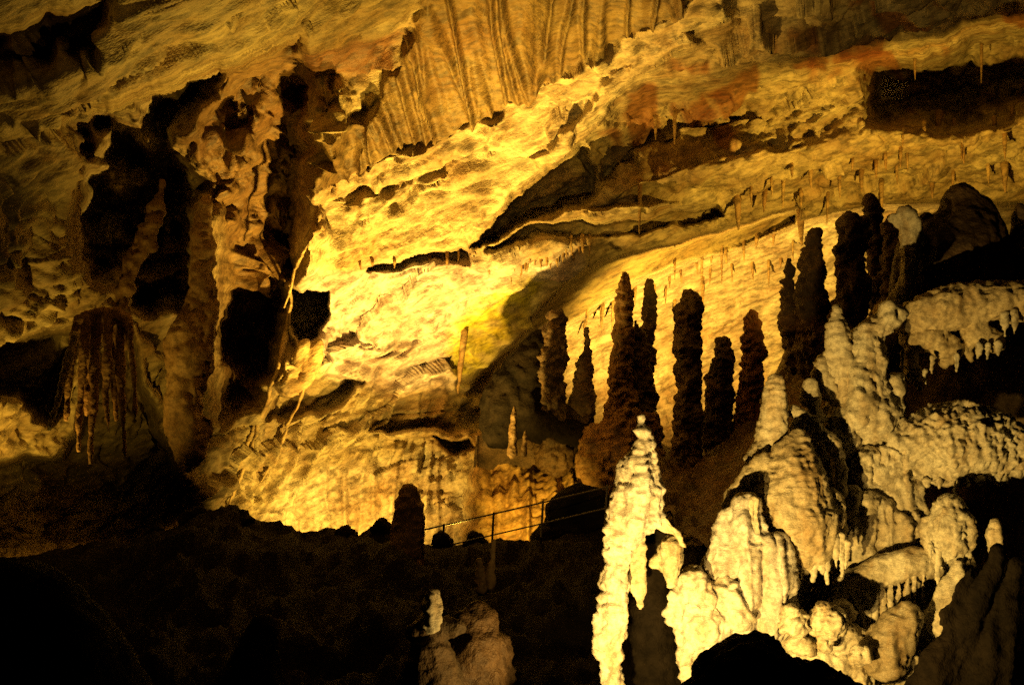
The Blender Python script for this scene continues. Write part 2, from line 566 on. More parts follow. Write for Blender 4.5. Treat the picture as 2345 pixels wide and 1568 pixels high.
PALEFOOT = [(600, 1180), (660, 1100), (760, 1070), (900, 1050), (985, 1020), (1060, 1040), (1075, 1200), (1060, 1420), (560, 1420)]
LOWER = [(440, 1160), (520, 980), (600, 940), (640, 905), (700, 955), (850, 880), (1000, 910), (1075, 990), (1085, 1420), (300, 1420)]
GREEN = [(1040, 890), (1020, 800), (1060, 720), (1130, 660), (1270, 620), (1225, 690), (1185, 745), (1130, 800)]
LIP2 = [(760, 748), (850, 770), (900, 775), (960, 740), (1000, 720), (930, 800), (840, 800), (770, 775)]

m_slab = cut(SLAB, -0.9, 12)
cut(NOTCH, 1.4, 60, vary=0.6)
m_cav = cut(CAVITY, 5.0, 60, vary=0.45)
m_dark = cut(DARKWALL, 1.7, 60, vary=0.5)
cut([(640, 330), (704, 300), (700, 440), (690, 560), (668, 640), (600, 650), (520, 640), (530, 560), (610, 450)], 0.9, 60, vary=0.6)
cut([(702, 215), (770, 200), (810, 230), (790, 310), (752, 430), (738, 560), (728, 640), (690, 650), (684, 520), (694, 400), (700, 250)], -1.3, 50, vary=0.6)
m_curt = cut(CURTAIN, -0.32, 14)
m_shelf = cut(SHELF, -0.35, 10)
cut([(1240, 400), (1340, 322), (1430, 210), (1492, 156), (1610, 104), (1570, 84), (1465, 132), (1385, 195), (1300, 290), (1215, 375)], -0.5, 30)
m_rec = cut(RECESS, 1.7, 26)
cut(LEDGE, -0.8, 10)
cut(GAP, 1.1, 12)
m_upr = cut(UPRIGHT, 0.8, 84)
cut([(1345, 335), (1440, 218), (1620, 190), (1800, 165), (1990, 140), (1990, 240), (1840, 290), (1700, 312), (1500, 360), (1370, 415)], 1.7, 110)
cut(BLACKHOLE, 5.0, 84)
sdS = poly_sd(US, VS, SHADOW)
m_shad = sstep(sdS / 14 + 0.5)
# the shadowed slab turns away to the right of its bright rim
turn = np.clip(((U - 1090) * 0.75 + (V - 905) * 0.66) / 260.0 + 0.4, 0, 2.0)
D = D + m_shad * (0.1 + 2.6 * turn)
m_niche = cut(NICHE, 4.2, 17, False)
cut(BOX1, 2.6, 10)
cut(BOX2, 2.6, 44, vary=0.7)
cut(WING, -0.9, 12)
cut(UNDERWING, 0.9, 16)
cut(LEFTGAP, 3.6, 34)
cut(LEFTDARK, 2.6, 30)
cut(TERRACE, -0.9, 8)
cut(UNDERTERR, 1.4, 8)
cut(LIP2, 0.3, 44)
cut([(846, 614), (900, 598), (985, 578), (1060, 572), (1075, 588), (1000, 604), (930, 616), (850, 628)], 0.8, 14)
cut([(700, 470), (860, 440), (1010, 400), (1020, 412), (880, 456), (710, 490)], 0.35, 20)
D = D - 1.9 * sstep(poly_sd(UW, VW, ORANGE) / 60 + 0.5)
m_orange = sstep(poly_sd(UW, VW, ORANGE) / 40 + 0.5)
m_foot = sstep(poly_sd(UW, VW, PALEFOOT) / 40 + 0.5)
m_low = sstep(poly_sd(UW, VW, LOWER) / 60 + 0.5)
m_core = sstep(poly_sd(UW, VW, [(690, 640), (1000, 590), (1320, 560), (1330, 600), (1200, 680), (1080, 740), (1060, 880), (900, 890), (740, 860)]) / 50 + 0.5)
m_green = sstep(poly_sd(UW, VW, GREEN) / 30 + 0.5)

PT = P(U, V, D)
gy, gx = np.gradient(D, STEP)
steep = np.hypot(gx, gy) * F / D
calm = 1 - 0.85 * sstep((blur_(steep) - 1.6) / 3.0)


def grid_normals(PT):
    du = np.gradient(PT, axis=1)
    dv = np.gradient(PT, axis=0)
    n = np.cross(dv, du)
    n /= np.linalg.norm(n, axis=-1)[..., None] + 1e-9
    tocam = EYE - PT
    s = np.sign((n * tocam).sum(-1))[..., None]
    return n * np.where(s == 0, 1, s)


nm = np.stack([blur_(grid_normals(PT)[..., k], 6) for k in range(3)], -1)
nm /= np.linalg.norm(nm, axis=-1)[..., None] + 1e-9
al = math.radians(24)
s_ax = PT[..., 0] * math.cos(al) + PT[..., 2] * math.sin(al)
t_ax = -PT[..., 0] * math.sin(al) + PT[..., 2] * math.cos(al)
st = np.stack([s_ax * 0.28, PT[..., 1] * 0.7, t_ax], -1)
st = st + 0.22 * np.stack([gn(PT * 0.6), gn(PT * 0.6 + 40), gn(PT * 0.6 + 80)], -1)
q1 = t_ax * 0.5 + 0.6 * gn(PT * 0.3) + 0.16 * gn(PT * 1.3)
bed = (q1 - np.floor(q1)) ** 1.6 * np.clip(0.55 + 0.9 * gn(st * 0.35 + 60), 0, 1.2)
q2 = t_ax * 2.1 + 0.9 * gn(PT * 0.5 + 12) + 0.35 * gn(PT * 2.0)
bed2 = (q2 - np.floor(q2)) ** 1.4 * np.clip(0.4 + 1.1 * gn(st * 0.6 + 90), 0, 1.2)
crag = 0.26 * np.abs(gn(st * 1.3 + 5)) + 0.20 * np.abs(gn(st * 2.7 + 15)) + 0.12 * np.abs(gn(st * 5.6 + 25)) + 0.05 * gn(st * 9.0)
crack = np.clip(1 - np.abs(gn(st * np.array([0.8, 0.8, 0.7]) + 33)) * 22, 0, 1)
rough = 0.34 * fbm(st * 0.5, 2) + 0.5 * bed + 0.11 * bed2 + crag - 0.16 * crack - 0.25
pits = np.clip(gn(st * 2.0 + 20) - 0.25, 0, 1)
rough = rough - 0.5 * pits
# fluted flowstone: long ribs running down the fall line
lean = math.radians(14)
ac = PT[..., 0] * math.cos(lean) + PT[..., 2] * math.sin(lean)
dn = -PT[..., 0] * math.sin(lean) + PT[..., 2] * math.cos(lean)
fq = np.stack([ac * 1.3 + 0.10 * gn(PT * 0.4), dn * 0.05, PT[..., 1] * 0.08], -1)
flutes = 0.30 * np.clip(1 - np.abs(gn(fq)) * 5.0, 0, 1) ** 1.4 + 0.18 * np.clip(1 - np.abs(gn(fq * 2.1 + 8)) * 4.5, 0, 1) + 0.12 * gn(fq * 2.7 + 3) + 0.10 * fbm(PT * 0.8, 3) + 0.03 * fbm(PT * 4, 3)
# lower wall: ribs leaning the other way
lean2 = math.radians(-20)
ac2 = PT[..., 0] * math.cos(lean2) + PT[..., 2] * math.sin(lean2)
dn2 = -PT[..., 0] * math.sin(lean2) + PT[..., 2] * math.cos(lean2)
fq2 = np.stack([ac2 * 2.0 + 0.3 * gn(PT * 0.7), dn2 * 0.16, PT[..., 1] * 0.2], -1)
ribs = 0.26 * np.clip(0.5 - np.abs(gn(fq2)) * 3.0, -0.6, 1) + 0.16 * np.clip(1 - np.abs(gn(fq2 * 1.7 + 6)) * 6, 0, 1) + 0.10 * gn(fq2 * 2.3 + 3)
fq3 = np.stack([PT[..., 0] * 2.6 + 0.3 * gn(PT * 0.7), PT[..., 2] * 0.16, PT[..., 1] * 0.2], -1)
drape = 0.20 * np.clip(0.4 - np.abs(gn(fq3)) * 2.6, -0.6, 1) + 0.09 * gn(fq3 * 2.3 + 3) + 0.11 * fbm(PT * 2.4, 4, 0.6)
h = rough
h = h * (1 - m_curt) + flutes * m_curt
h = h * (1 - m_low) + (0.95 * rough + ribs) * m_low
m_dr = np.maximum(m_orange, 0.75 * m_foot)
h = h * (1 - m_dr) + (drape + 0.5 * rough) * m_dr
h = h * (1 - 0.75 * m_shad) + 0.02 * fbm(PT * 3.0, 3) * m_shad
h = h * (1 - 0.6 * m_green)
lumps = 0.32 * ridged(PT * 0.55 + 0.3 * gn(PT * 0.8)[..., None], 3, 0.55) - 0.3
h = h * (1 + 0.4 * m_dark) + lumps * m_dark
h = h * (1 - 0.55 * m_niche)
h = h * (1 - 0.5 * m_shelf * sstep((U - 1080) / 150))
h = h + (0.9 * crag + 0.3 * bed - 0.2) * np.clip(0.55 * m_shelf + 0.7 * m_core + 0.5 * m_upr, 0, 0.8)
PT = PT + nm * (h * calm)[..., None]

# mineral tint: stone stains and calcite, plus shade and highlights painted into the colour
tint = np.ones(U.shape + (3,))


def stain_or_light(m, c, amt=1.0):
    global tint
    m = (m * amt)[..., None]
    tint = tint * (1 - m) + tint * np.array(c) * m


bl = fbm(np.stack([U / 130, V / 90, 0 * U + 4], -1), 3)
stain_or_light(sstep((bl - 0.25) * 3) * m_upr, (0.72, 0.42, 0.28))
for lens in ([(1837, 106), (1891, 136), (1888, 170), (1854, 181)], [(1908, 99), (1973, 72), (2041, 82), (2007, 130), (1932, 136)], [(1615, 218), (1741, 150), (1731, 205), (1660, 259)], [(1545, 255), (1610, 215), (1640, 270), (1580, 300)], [(1440, 215), (1500, 200), (1510, 300), (1430, 310)]):
    stain_or_light(sstep(poly_sd(UW, VW, lens) / 16 + 0.5), (0.6, 0.36, 0.22))
stain_or_light(m_curt, (0.50, 0.42, 0.28))
stain_or_light(m_shelf, (1.25, 1.28, 1.4))  # pale calcite, with some highlight cream painted in
stain_or_light(m_foot, (1.25, 1.32, 1.7))  # cream of the brightly lit foot painted into the tint
stain_or_light(m_orange, (1.15, 0.92, 0.6))
stain_or_light(m_green * np.clip(0.85 + 0.9 * fbm(np.stack([U / 40, V / 26, 0 * U + 9], -1), 3), 0, 1), (1.15, 1.25, 0.2))
stain_or_light(m_shad, (0.55, 0.52, 0.36))  # shade on the turned-away slab painted as a darker tint
stain_or_light(m_dark, (0.48, 0.36, 0.25))  # shade of the recessed left panel painted as a darker tint
stain_or_light(sstep(poly_sd(UW, VW, [(690, 115), (780, 105), (860, 90), (940, 70), (900, 150), (840, 200), (760, 180), (700, 205)]) / 30 + 0.5), (0.45, 0.28, 0.2))
stain_or_light(m_niche * (1 - m_orange), (1.3, 1.34, 1.7))  # niche highlight painted as a cream tint
stain_or_light(m_core, (1.35, 1.48, 2.8))  # burnt-out highlight painted as a cream tint

nv, nu = U.shape
vid = np.arange(nv * nu).reshape(nv, nu)
quads = np.stack([vid[:-1, :-1], vid[1:, :-1], vid[1:, 1:], vid[:-1, 1:]], -1)
uc = (UW[:-1, :-1] + UW[1:, 1:]) / 2
vc_ = (VW[:-1, :-1] + VW[1:, 1:]) / 2
part = np.zeros(uc.shape, int)
REG = [('cave_ceiling', SLAB, None, None), ('flowstone_curtain', CURTAIN, 'brown fluted flowstone curtain running down above the bright rock shelf', 'flowstone'),
       ('rock_shelf', SHELF, 'long pale rock shelf slanting up to the right, brightest overhang of the wall', 'rock ledge'),
       ('cave_ceiling', UPRIGHT, None, None),
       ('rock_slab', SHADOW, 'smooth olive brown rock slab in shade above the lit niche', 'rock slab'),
       ('flowstone_wall', ORANGE, 'orange streaked flowstone wall behind the iron railing', 'flowstone'),
       ('cave_wall', NICHE, None, None)]
for k, (nme, poly, lab, cat) in enumerate(REG, 1):
    part[(poly_sd(uc, vc_, poly) > 0) & (part == 0)] = k
flat_pt = PT.reshape(-1, 3)
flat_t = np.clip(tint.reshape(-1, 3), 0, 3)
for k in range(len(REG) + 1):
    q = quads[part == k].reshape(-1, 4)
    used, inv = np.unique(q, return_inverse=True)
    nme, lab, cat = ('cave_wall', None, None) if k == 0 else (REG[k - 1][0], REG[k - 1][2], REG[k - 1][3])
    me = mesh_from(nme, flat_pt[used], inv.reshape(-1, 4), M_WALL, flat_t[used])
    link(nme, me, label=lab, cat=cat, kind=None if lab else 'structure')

# ------------------------------------------------------------------ cave floor: dark slope rising to a crest in front of the far wall
CREST = np.array([(-700, 1300), (0, 1288), (150, 1262), (290, 1238), (345, 1212), (400, 1196), (460, 1184), (540, 1180), (600, 1203), (660, 1208), (720, 1230), (780, 1228), (850, 1214), (890, 1200), (960, 1240), (1060, 1238), (1250, 1232), (1400, 1235), (1500, 1240), (1700, 1250), (2344, 1290), (3000, 1300)], float)
fu = np.arange(-700, 3000, 9.0)
fd = np.concatenate([np.geomspace(2.2, 16.5, 130), np.linspace(16.6, 30, 110)])
FU, FD = np.meshgrid(fu, fd)
vc = np.interp(FU, CREST[:, 0], CREST[:, 1])
DC = 17.0
near = vc + 7250.0 * (1 / np.minimum(FD, DC) - 1 / DC)
far = np.where(FD > DC, 110 * sstep((FD - DC) / 1.0) + 8 * np.maximum(FD - DC, 0), 0)
FV = near + far
fp = P(FU, FV, FD)
bump = 0.30 * fbm(fp * 0.45, 3) + 0.16 * ridged(fp * 1.0, 4, 0.65) - 0.15
fp[..., 2] += bump * np.clip(FD / 8, 0.3, 1) * (0.7 + 0.3 * np.clip(np.abs(FD - DC) / 2, 0, 1))
nv, nu = FU.shape
vid = np.arange(nv * nu).reshape(nv, nu)
q = np.stack([vid[:-1, :-1], vid[:-1, 1:], vid[1:, 1:], vid[1:, :-1]], -1).reshape(-1, 4)
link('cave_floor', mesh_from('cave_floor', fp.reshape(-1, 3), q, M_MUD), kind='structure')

# bank that the far stalagmites stand on
bu = np.arange(1085, 2500, 6.0)
bt = np.linspace(0, 1, 120)
BU, BT = np.meshgrid(bu, bt)


def along(tab):
    tab = np.array(tab, float)
    return np.interp(BU, tab[:, 0], tab[:, 1])


dn_ = along([(1085, 23.6), (1420, 23.3), (1470, 20), (1540, 16), (1680, 13.2), (2500, 12.6)])
lv = along([(1085, 1075), (1400, 1075), (1470, 1120), (1560, 1230), (1700, 1300), (1850, 1200), (2100, 1000), (2500, 950)])
tv = along([(1080, 1010), (1150, 1005), (1250, 1000), (1350, 985), (1430, 1000), (1530, 1030), (1600, 1040), (1680, 985), (1750, 900), (1800, 800), (1860, 765), (1960, 750), (2100, 700), (2500, 650)])
BD = dn_ + (25.8 - dn_) * BT
t = np.clip((BD - dn_) / (23.6 - dn_), 0, 1)
BV = lv + (tv - lv) * t ** 0.8 + np.where(BD > 23.8, 60 * (BD - 23.8), 0)
bp_ = P(BU, BV, BD)
bh = 0.22 * fbm(bp_ * 0.7, 4) + 0.09 * ridged(bp_ * 2.0, 3)
bp_[..., 2] += bh
bp_[..., 0] += 0.15 * gn(bp_ * 0.9)
nv, nu = BU.shape
vid = np.arange(nv * nu).reshape(nv, nu)
q = np.stack([vid[:-1, :-1], vid[:-1, 1:], vid[1:, 1:], vid[1:, :-1]], -1).reshape(-1, 4)
link('rock_bank', mesh_from('rock_bank', bp_.reshape(-1, 3), q, M_SHADED), kind='structure')

# ------------------------------------------------------------------ formations
exec_forms = True

# --- far stalagmites standing in front of the lit niche
_sr = random.Random(3)


def stal(label, d, path, mat=None, rip=(0.05, 0.17), vox=0.034, group='stalagmites in front of the lit niche', rough=(0.10, 2.3), tint=(1, 1, 1), name='stalagmite', extra=()):
    rip = (rip[0] * _sr.uniform(0.5, 1.0), rip[1] * _sr.uniform(0.8, 1.5))
    ln = _sr.uniform(-7, 7)
    v_lo, v_hi = path[-1][1], path[0][1]
    if mat is None and 'needle' not in label and 'point' not in label:
        path = [(q[0], q[1], max(q[2], (0.6, 0.85)[k] * path[2][2]) if k < 2 else q[2]) for k, q in enumerate(path)]
    path = [(q[0] + ln * (v_lo - q[1]) / (v_lo - v_hi) * (1 if mat is None else 0) + (_sr.uniform(-3, 3) if mat is None else 0), *q[1:]) for q in path]
    return formation(name, label, 'stalagmite', d, [[(q[0], q[1], q[2] * (0.80 if mat is None else 1.0), *q[3:]) for q in path], *extra], mat or M_SHADED, vox, 2, rip, (0.035, 3.5), rough, (0.02, 6), group, None, tint)


stal('stout ringed dark stalagmite, leftmost in front of the lit niche', 23.5, [(1276, 740, 30), (1262, 790, 44), (1256, 860, 48), (1262, 940, 46), (1270, 1040, 62)])
stal('thin pointed stalagmite between the stout ringed one and the tall ringed one', 23.8, [(1337, 752, 4), (1337, 800, 14), (1335, 850, 22), (1330, 930, 32), (1325, 1010, 40)])
stal('tall ringed stalagmite rising from the broad brown mound', 22.6, [(1430, 628, 11), (1428, 690, 16), (1424, 760, 20), (1421, 830, 22), (1424, 890, 25), (1426, 950, 30), (1424, 1020, 36)], M_BROWN, rip=(0.055, 0.16), tint=(0.75, 0.62, 0.5))
formation('rock_mound', 'broad layered brown mound under the tall ringed stalagmite', 'rock', 22.7, [[(1420, 905, 22), (1425, 950, 46), (1425, 1010, 66), (1420, 1090, 88)], [(1480, 960, 22), (1470, 1040, 44)], [(1370, 985, 24), (1360, 1060, 44)]], M_BROWN, 0.04, 2, (0.05, 0.16), (0.05, 2.5), (0.13, 1.8), (0.02, 5), None, None, (0.95, 0.8, 0.65))
stal('slim dark stalagmite rising behind the tall ringed one', 24.2, [(1493, 650, 10), (1490, 720, 15), (1484, 800, 20), (1480, 900, 26), (1480, 1020, 36)])
stal('short two-pointed dark stalagmite beside the tall ringed one', 22.9, [(1462, 770, 14), (1462, 830, 24), (1464, 920, 32), (1468, 1030, 44)],
     extra=([(1455, 735, 3), (1456, 760, 8), (1458, 800, 10)],))
stal('massive black stalagmite pillar in the middle of the niche', 21.8, [(1574, 676, 19), (1578, 705, 26), (1574, 760, 36), (1575, 850, 36), (1574, 940, 35), (1570, 1040, 42), (1568, 1120, 56)], rip=(0.03, 0.11))
stal('blunt dark stalagmite right of the massive black pillar', 23.0, [(1658, 786, 20), (1650, 850, 30), (1642, 930, 36), (1640, 1020, 38)])
stal('orange-brown ringed stalagmite near the right end of the niche', 22.6, [(1712, 724, 14), (1719, 760, 25), (1714, 830, 26), (1710, 920, 30), (1705, 1010, 42)], rip=(0.05, 0.15), tint=(1.8, 1.3, 1.0))
stal('narrow brown stalagmite with a needle tip, left of three on the upper bank', 17.5, [(1808, 595, 4), (1808, 640, 14), (1810, 690, 19), (1815, 750, 24), (1822, 830, 32)], vox=0.035, group='stalagmites on the upper bank')
stal('knobbly dark stalagmite, middle of three on the upper bank', 17.2, [(1862, 540, 8), (1862, 580, 20), (1858, 650, 30), (1860, 730, 40), (1865, 820, 52)], vox=0.035, group='stalagmites on the upper bank')
stal('wide two-topped dark stalagmite on the upper bank', 16.8, [(1948, 512, 18), (1950, 560, 32), (1950, 640, 40), (1945, 720, 48), (1940, 800, 56)], vox=0.035, group='stalagmites on the upper bank',
     extra=([(1942, 492, 5), (1944, 520, 14), (1948, 560, 16)], [(1976, 504, 5), (1974, 530, 12), (1968, 570, 18)]))
stal('slim black stalagmite behind the wide two-topped one', 17.8, [(2005, 458, 6), (2008, 520, 12), (2012, 600, 20), (2015, 720, 28)], vox=0.035, group='stalagmites on the upper bank')
stal('small dark stalagmite beside the pale knobby column', 16.0, [(2052, 500, 6), (2050, 560, 16), (2045, 640, 24), (2040, 720, 30)], vox=0.035, group='stalagmites on the upper bank')
for (lab, path) in [('little lit spire at the black hollow left of the niche', [(1177, 932, 3), (1175, 970, 7), (1172, 1040, 11)]), ('tiny lit spike right of the little spire at the niche mouth', [(1203, 985, 2.5), (1201, 1005, 5), (1199, 1040, 7)])]:
    formation('stalagmite', lab, 'stalagmite', 22.0, [path], M_BROWN, 0.02, 2, (0.008, 0.12), (0.012, 8), (0.02, 5), (0, 1), 'stalagmites in front of the lit niche', None, (0.32, 0.28, 0.24))
formation('rock_buttress', 'black rock buttress at the left mouth of the lit niche', 'rock', 23.4, [[(1238, 770, 12), (1196, 838, 34), (1158, 905, 50), (1150, 975, 50)], [(1200, 960, 44), (1290, 990, 36), (1340, 1000, 24)], [(1215, 860, 30), (1200, 940, 44)]], M_MUD, 0.06, 3, (0, 1), (0, 1), (0.12, 1.2))

# --- near right: bank of rock carrying the pale formations
def rock(name, label, cat, d, prims, mat=M_MUD, vox=0.05, rough=(0.10, 1.6), smooth=4, group=None, kind=None, flat=1.0):
    return formation(name, label, cat, d, prims, mat, vox, smooth, (0, 1), (0, 1), rough, (0, 1), group, None, (1, 1, 1), flat, kind)


rock('rock_bank', None, None, 12.6, [
    [(1760, 1620, 170), (1800, 1400, 150), (1850, 1200, 130), (1930, 1000, 110), (2010, 850, 90), (2090, 760, 90)],
    [(2100, 1650, 260), (2150, 1350, 240), (2180, 1050, 220), (2240, 850, 190), (2280, 700, 130)],
    [(2500, 1600, 300), (2520, 1200, 280), (2520, 800, 230), (2540, 640, 100)],
], mat=M_BROWN, vox=0.06, rough=(0.09, 1.5), kind='structure')

FG = 'pale formations on the right bank'


def cal(name, label, cat, d, prims, vox=0.02, smooth=3, rip=(0.009, .05), flute=(0.03, 5), rough=(0.018, 5), pop=(0, 10), tint=(1, 1, 1), mat=None, flat=1.0, parent=None, group=None):
    return formation(name, label, cat, d, prims, mat or M_CALC, vox, smooth, rip, flute, rough, pop, group, parent, tint, flat)


# the bright front stalagmite and what hangs on it
fs = cal('stalagmite', 'tall white pleated stalagmite, brightest and nearest, left of the flowstone fall', 'stalagmite', 8.0, [
    [(1469, 950, 4), (1471, 975, 10), (1472, 1005, 16), (1468, 1040, 28), (1463, 1075, 40), (1458, 1110, 46), (1456, 1150, 50), (1454, 1190, 46), (1440, 1225, 34)],
    [(1428, 1150, 32), (1420, 1200, 34), (1413, 1250, 32), (1408, 1300, 29), (1404, 1350, 33), (1403, 1400, 35), (1396, 1440, 35), (1391, 1480, 34), (1398, 1510, 25), (1398, 1560, 26), (1398, 1700, 36)],
    [(1484, 1000, 8), (1494, 1060, 14), (1498, 1120, 16), (1499, 1180, 16), (1488, 1212, 10)],
], vox=0.014, rip=(0.036, 0.15), rough=(0.026, 6), smooth=2, flute=(0.02, 6), tint=(1.08, 1.13, 1.4))
cal('drapery', None, None, 8.0, [[(1490, 1180, 20), (1520, 1200, 15), (1548, 1225, 10), (1566, 1250, 5)]], vox=0.012, flat=0.5, parent=fs, rip=(0.004, 0.05))
cal('drapery', None, None, 8.15, [[(1460, 1215, 18), (1463, 1330, 18), (1466, 1390, 5)]], vox=0.012, flat=0.5, parent=fs)
cal('drapery', None, None, 8.2, [[(1535, 1252, 30), (1535, 1290, 28), (1538, 1330, 10), (1532, 1342, 4)], [(1495, 1290, 12), (1520, 1280, 20)]], vox=0.014, parent=fs, rough=(0.02, 6))
rock('rock_spur', 'brown rock spur in the hollow behind the white pleated stalagmite', 'rock', 9.0, [[(1500, 1215, 40), (1500, 1300, 50), (1490, 1450, 66), (1480, 1650, 90)]], mat=M_MUD, vox=0.03, rough=(0.03, 3))

cal('flowstone_mass', 'steep rippled flowstone mass behind the domes, carrying the whole right bank', 'flowstone', 9.8, [
    [(1740, 1600, 90), (1740, 1450, 90), (1770, 1300, 90), (1800, 1180, 84), (1850, 1090, 70), (1900, 1010, 60), (1950, 930, 60), (1970, 850, 50), (1990, 780, 34), (2030, 720, 30)],
    [(1900, 1640, 120), (1940, 1450, 110), (1990, 1330, 100), (2030, 1230, 90), (2040, 1150, 80), (2010, 1080, 70)],
    [(2100, 1560, 110), (2130, 1400, 90), (2150, 1300, 70), (2150, 1220, 50)],
    [(1660, 1560, 60), (1670, 1400, 60), (1690, 1250, 50), (1720, 1160, 40), (1750, 1080, 36)]], vox=0.022, flute=(0.07, 3.0), rough=(0.06, 3.2), pop=(0.012, 9), rip=(0.02, 0.2))

# lower lobes left of the fall
cal('flowstone_lobes', 'lumpy cream flowstone lobes below and left of the fluted fall', 'flowstone', 8.4, [
    [(1590, 1330, 38), (1600, 1360, 42)], [(1575, 1410, 52), (1600, 1430, 56), (1640, 1420, 40)], [(1570, 1470, 30), (1570, 1520, 20), (1570, 1553, 10)],
    [(1625, 1480, 30), (1610, 1510, 18)], [(1660, 1360, 40), (1680, 1400, 44)], [(1560, 1380, 34), (1550, 1395, 30)]], vox=0.016, rough=(0.045, 4), flute=(0.05, 4), tint=(1.05, 1.08, 1.25))

# the fluted fall with nub
fall = cal('flowstone_fall', 'white fluted flowstone fall with a round nub on top, above the black boulder', 'flowstone', 8.6, [
    [(1706, 1160, 34), (1700, 1230, 58), (1690, 1300, 72), (1690, 1380, 80), (1700, 1440, 76)],
    [(1770, 1240, 30), (1775, 1320, 40), (1772, 1400, 42), (1765, 1445, 34)],
    [(1730, 1250, 40, -0.1), (1732, 1350, 46, -0.12), (1735, 1450, 36, -0.1)],
    [(1670, 1180, 20), (1650, 1260, 36), (1640, 1330, 40)]], vox=0.016, flute=(0.085, 3.6), rough=(0.022, 5), smooth=3, tint=(1.08, 1.13, 1.4))
cal('nub', None, None, 8.5, [[(1725, 1150, 17), (1725, 1190, 20), (1724, 1235, 26)]], vox=0.014, parent=fall, rip=(0.008, 0.06), rough=(0.006, 8))


def teeth(parent, d, spec, name='drip_tooth', flat=0.7):
    """short stalactites hanging from a lip: (u, v top, v tip, radius)"""
    for (u, v0, v1, r) in spec:
        cal(name, None, None, d, [[(u, v0, r), (u + random.uniform(-2, 2), (v0 + v1) / 2, r * 0.8), (u + random.uniform(-3, 3), v1, max(1.5, r * 0.3))]], vox=0.011, smooth=2, parent=parent, rough=(0.006, 8), flat=flat)


dome = cal('flowstone_dome', 'umbrella-shaped flowstone dome with brown top and toothed fringe', 'flowstone', 9.0, [
    [(1826, 990, 10), (1824, 1015, 32), (1818, 1050, 58), (1810, 1095, 82), (1806, 1140, 100), (1808, 1185, 112), (1822, 1222, 100)],
    [(1700, 1110, 14), (1680, 1140, 20), (1668, 1170, 16)],
    [(1750, 1060, 26), (1715, 1095, 26), (1690, 1120, 18)],
    [(1890, 1150, 40), (1900, 1220, 36), (1895, 1260, 26)]], vox=0.018, pop=(0.006, 14), rough=(0.02, 4), tint=(0.88, 0.82, 0.72))
teeth(dome, 8.75, [(1782, 1215, 1300, 13), (1800, 1220, 1325, 12), (1816, 1225, 1285, 12), (1832, 1215, 1338, 11), (1850, 1220, 1300, 13), (1864, 1230, 1328, 11), (1880, 1235, 1310, 13), (1896, 1240, 1335, 11), (1912, 1230, 1300, 12), (1926, 1225, 1322, 9), (1938, 1240, 1300, 8), (1766, 1205, 1270, 14)])

cal('stalagmite', 'white ringed stalagmite standing on the left shoulder of the umbrella dome', 'stalagmite', 9.2, [
    [(1774, 872, 20), (1775, 900, 24), (1770, 940, 28), (1768, 980, 33), (1762, 1020, 38), (1750, 1060, 44)]], vox=0.016, rip=(0.02, 0.085), rough=(0.012, 7))
cal('stalagmite', 'pale slender stalagmite tip rising highest among the knobby cascade', 'stalagmite', 9.8, [
    [(1916, 704, 6), (1917, 740, 20), (1916, 790, 28), (1920, 840, 32), (1926, 890, 34), (1935, 940, 40)]], vox=0.018, rip=(0.015, 0.10), rough=(0.02, 5))
cal('flowstone_cascade', 'knobby cauliflower flowstone cascade hanging in folds right of the slender tip', 'flowstone', 9.8, [
    [(1985, 760, 26), (1975, 810, 40), (1975, 860, 46), (1980, 910, 56), (1990, 960, 68), (1985, 1000, 52), (1975, 1022, 26)],
    [(2040, 880, 28), (2045, 930, 24), (2030, 970, 30)], [(1940, 900, 30), (1935, 960, 24), (1945, 1000, 20)],
    [(1890, 830, 18), (1880, 860, 22), (1900, 890, 30)], [(2050, 965, 14), (2062, 968, 4)]], vox=0.018, rip=(0.02, 0.16), rough=(0.035, 4))
cal('stalagmite', 'small rounded cream bulb beside the white ringed stalagmite', 'stalagmite', 9.6, [[(1856, 880, 14), (1852, 905, 22), (1862, 930, 16), (1870, 960, 20)]], vox=0.016, rough=(0.015, 6))
cal('flowstone_bridge', 'sloping flowstone arm bridging the white stalagmite and the pitted dome', 'flowstone', 9.3, [
    [(1818, 940, 16), (1850, 965, 18), (1885, 1000, 20), (1910, 1030, 20), (1922, 1070, 16), (1926, 1130, 10)], [(1820, 985, 14), (1835, 955, 14)]], vox=0.016, rough=(0.014, 6))
cal('stalagmite', 'knobby pale column left of the black dome', 'stalagmite', 11.2, [
    [(2072, 490, 22), (2082, 520, 26), (2084, 570, 22), (2078, 620, 20), (2070, 670, 24), (2050, 700, 20)], [(2045, 500, 10), (2060, 515, 12)]], vox=0.022, rip=(0.02, 0.14), rough=(0.03, 4))
cal('stalagmite', 'large smooth black dome on the skyline at upper right', 'stalagmite', 11.6, [
    [(2200, 455, 40), (2205, 490, 70), (2200, 540, 100), (2180, 600, 125), (2160, 680, 120)], [(2120, 500, 14), (2135, 520, 24)], [(2336, 470, 8), (2340, 520, 26), (2350, 620, 60)]], vox=0.03, rough=(0.03, 3), mat=M_SHADED, tint=(0.8, 0.8, 0.8))  # shade above the canopy put into the dome's dark material
can = cal('flowstone_canopy', 'ragged yellow flowstone canopy with torn hanging fringe under the black dome', 'flowstone', 10.4, [
    [(2070, 740, 26), (2120, 720, 44), (2190, 700, 50), (2260, 690, 46), (2330, 690, 44), (2400, 690, 44)],
    [(2090, 780, 30), (2140, 770, 30)], [(2230, 760, 34), (2275, 780, 26)], [(2075, 810, 16), (2090, 860, 14), (2105, 890, 6)],
    [(2150, 790, 30), (2180, 800, 26), (2160, 835, 10)], [(2210, 800, 16), (2222, 825, 6)]], vox=0.02, flute=(0.025, 6), rough=(0.035, 4), tint=(0.98, 0.88, 0.7))
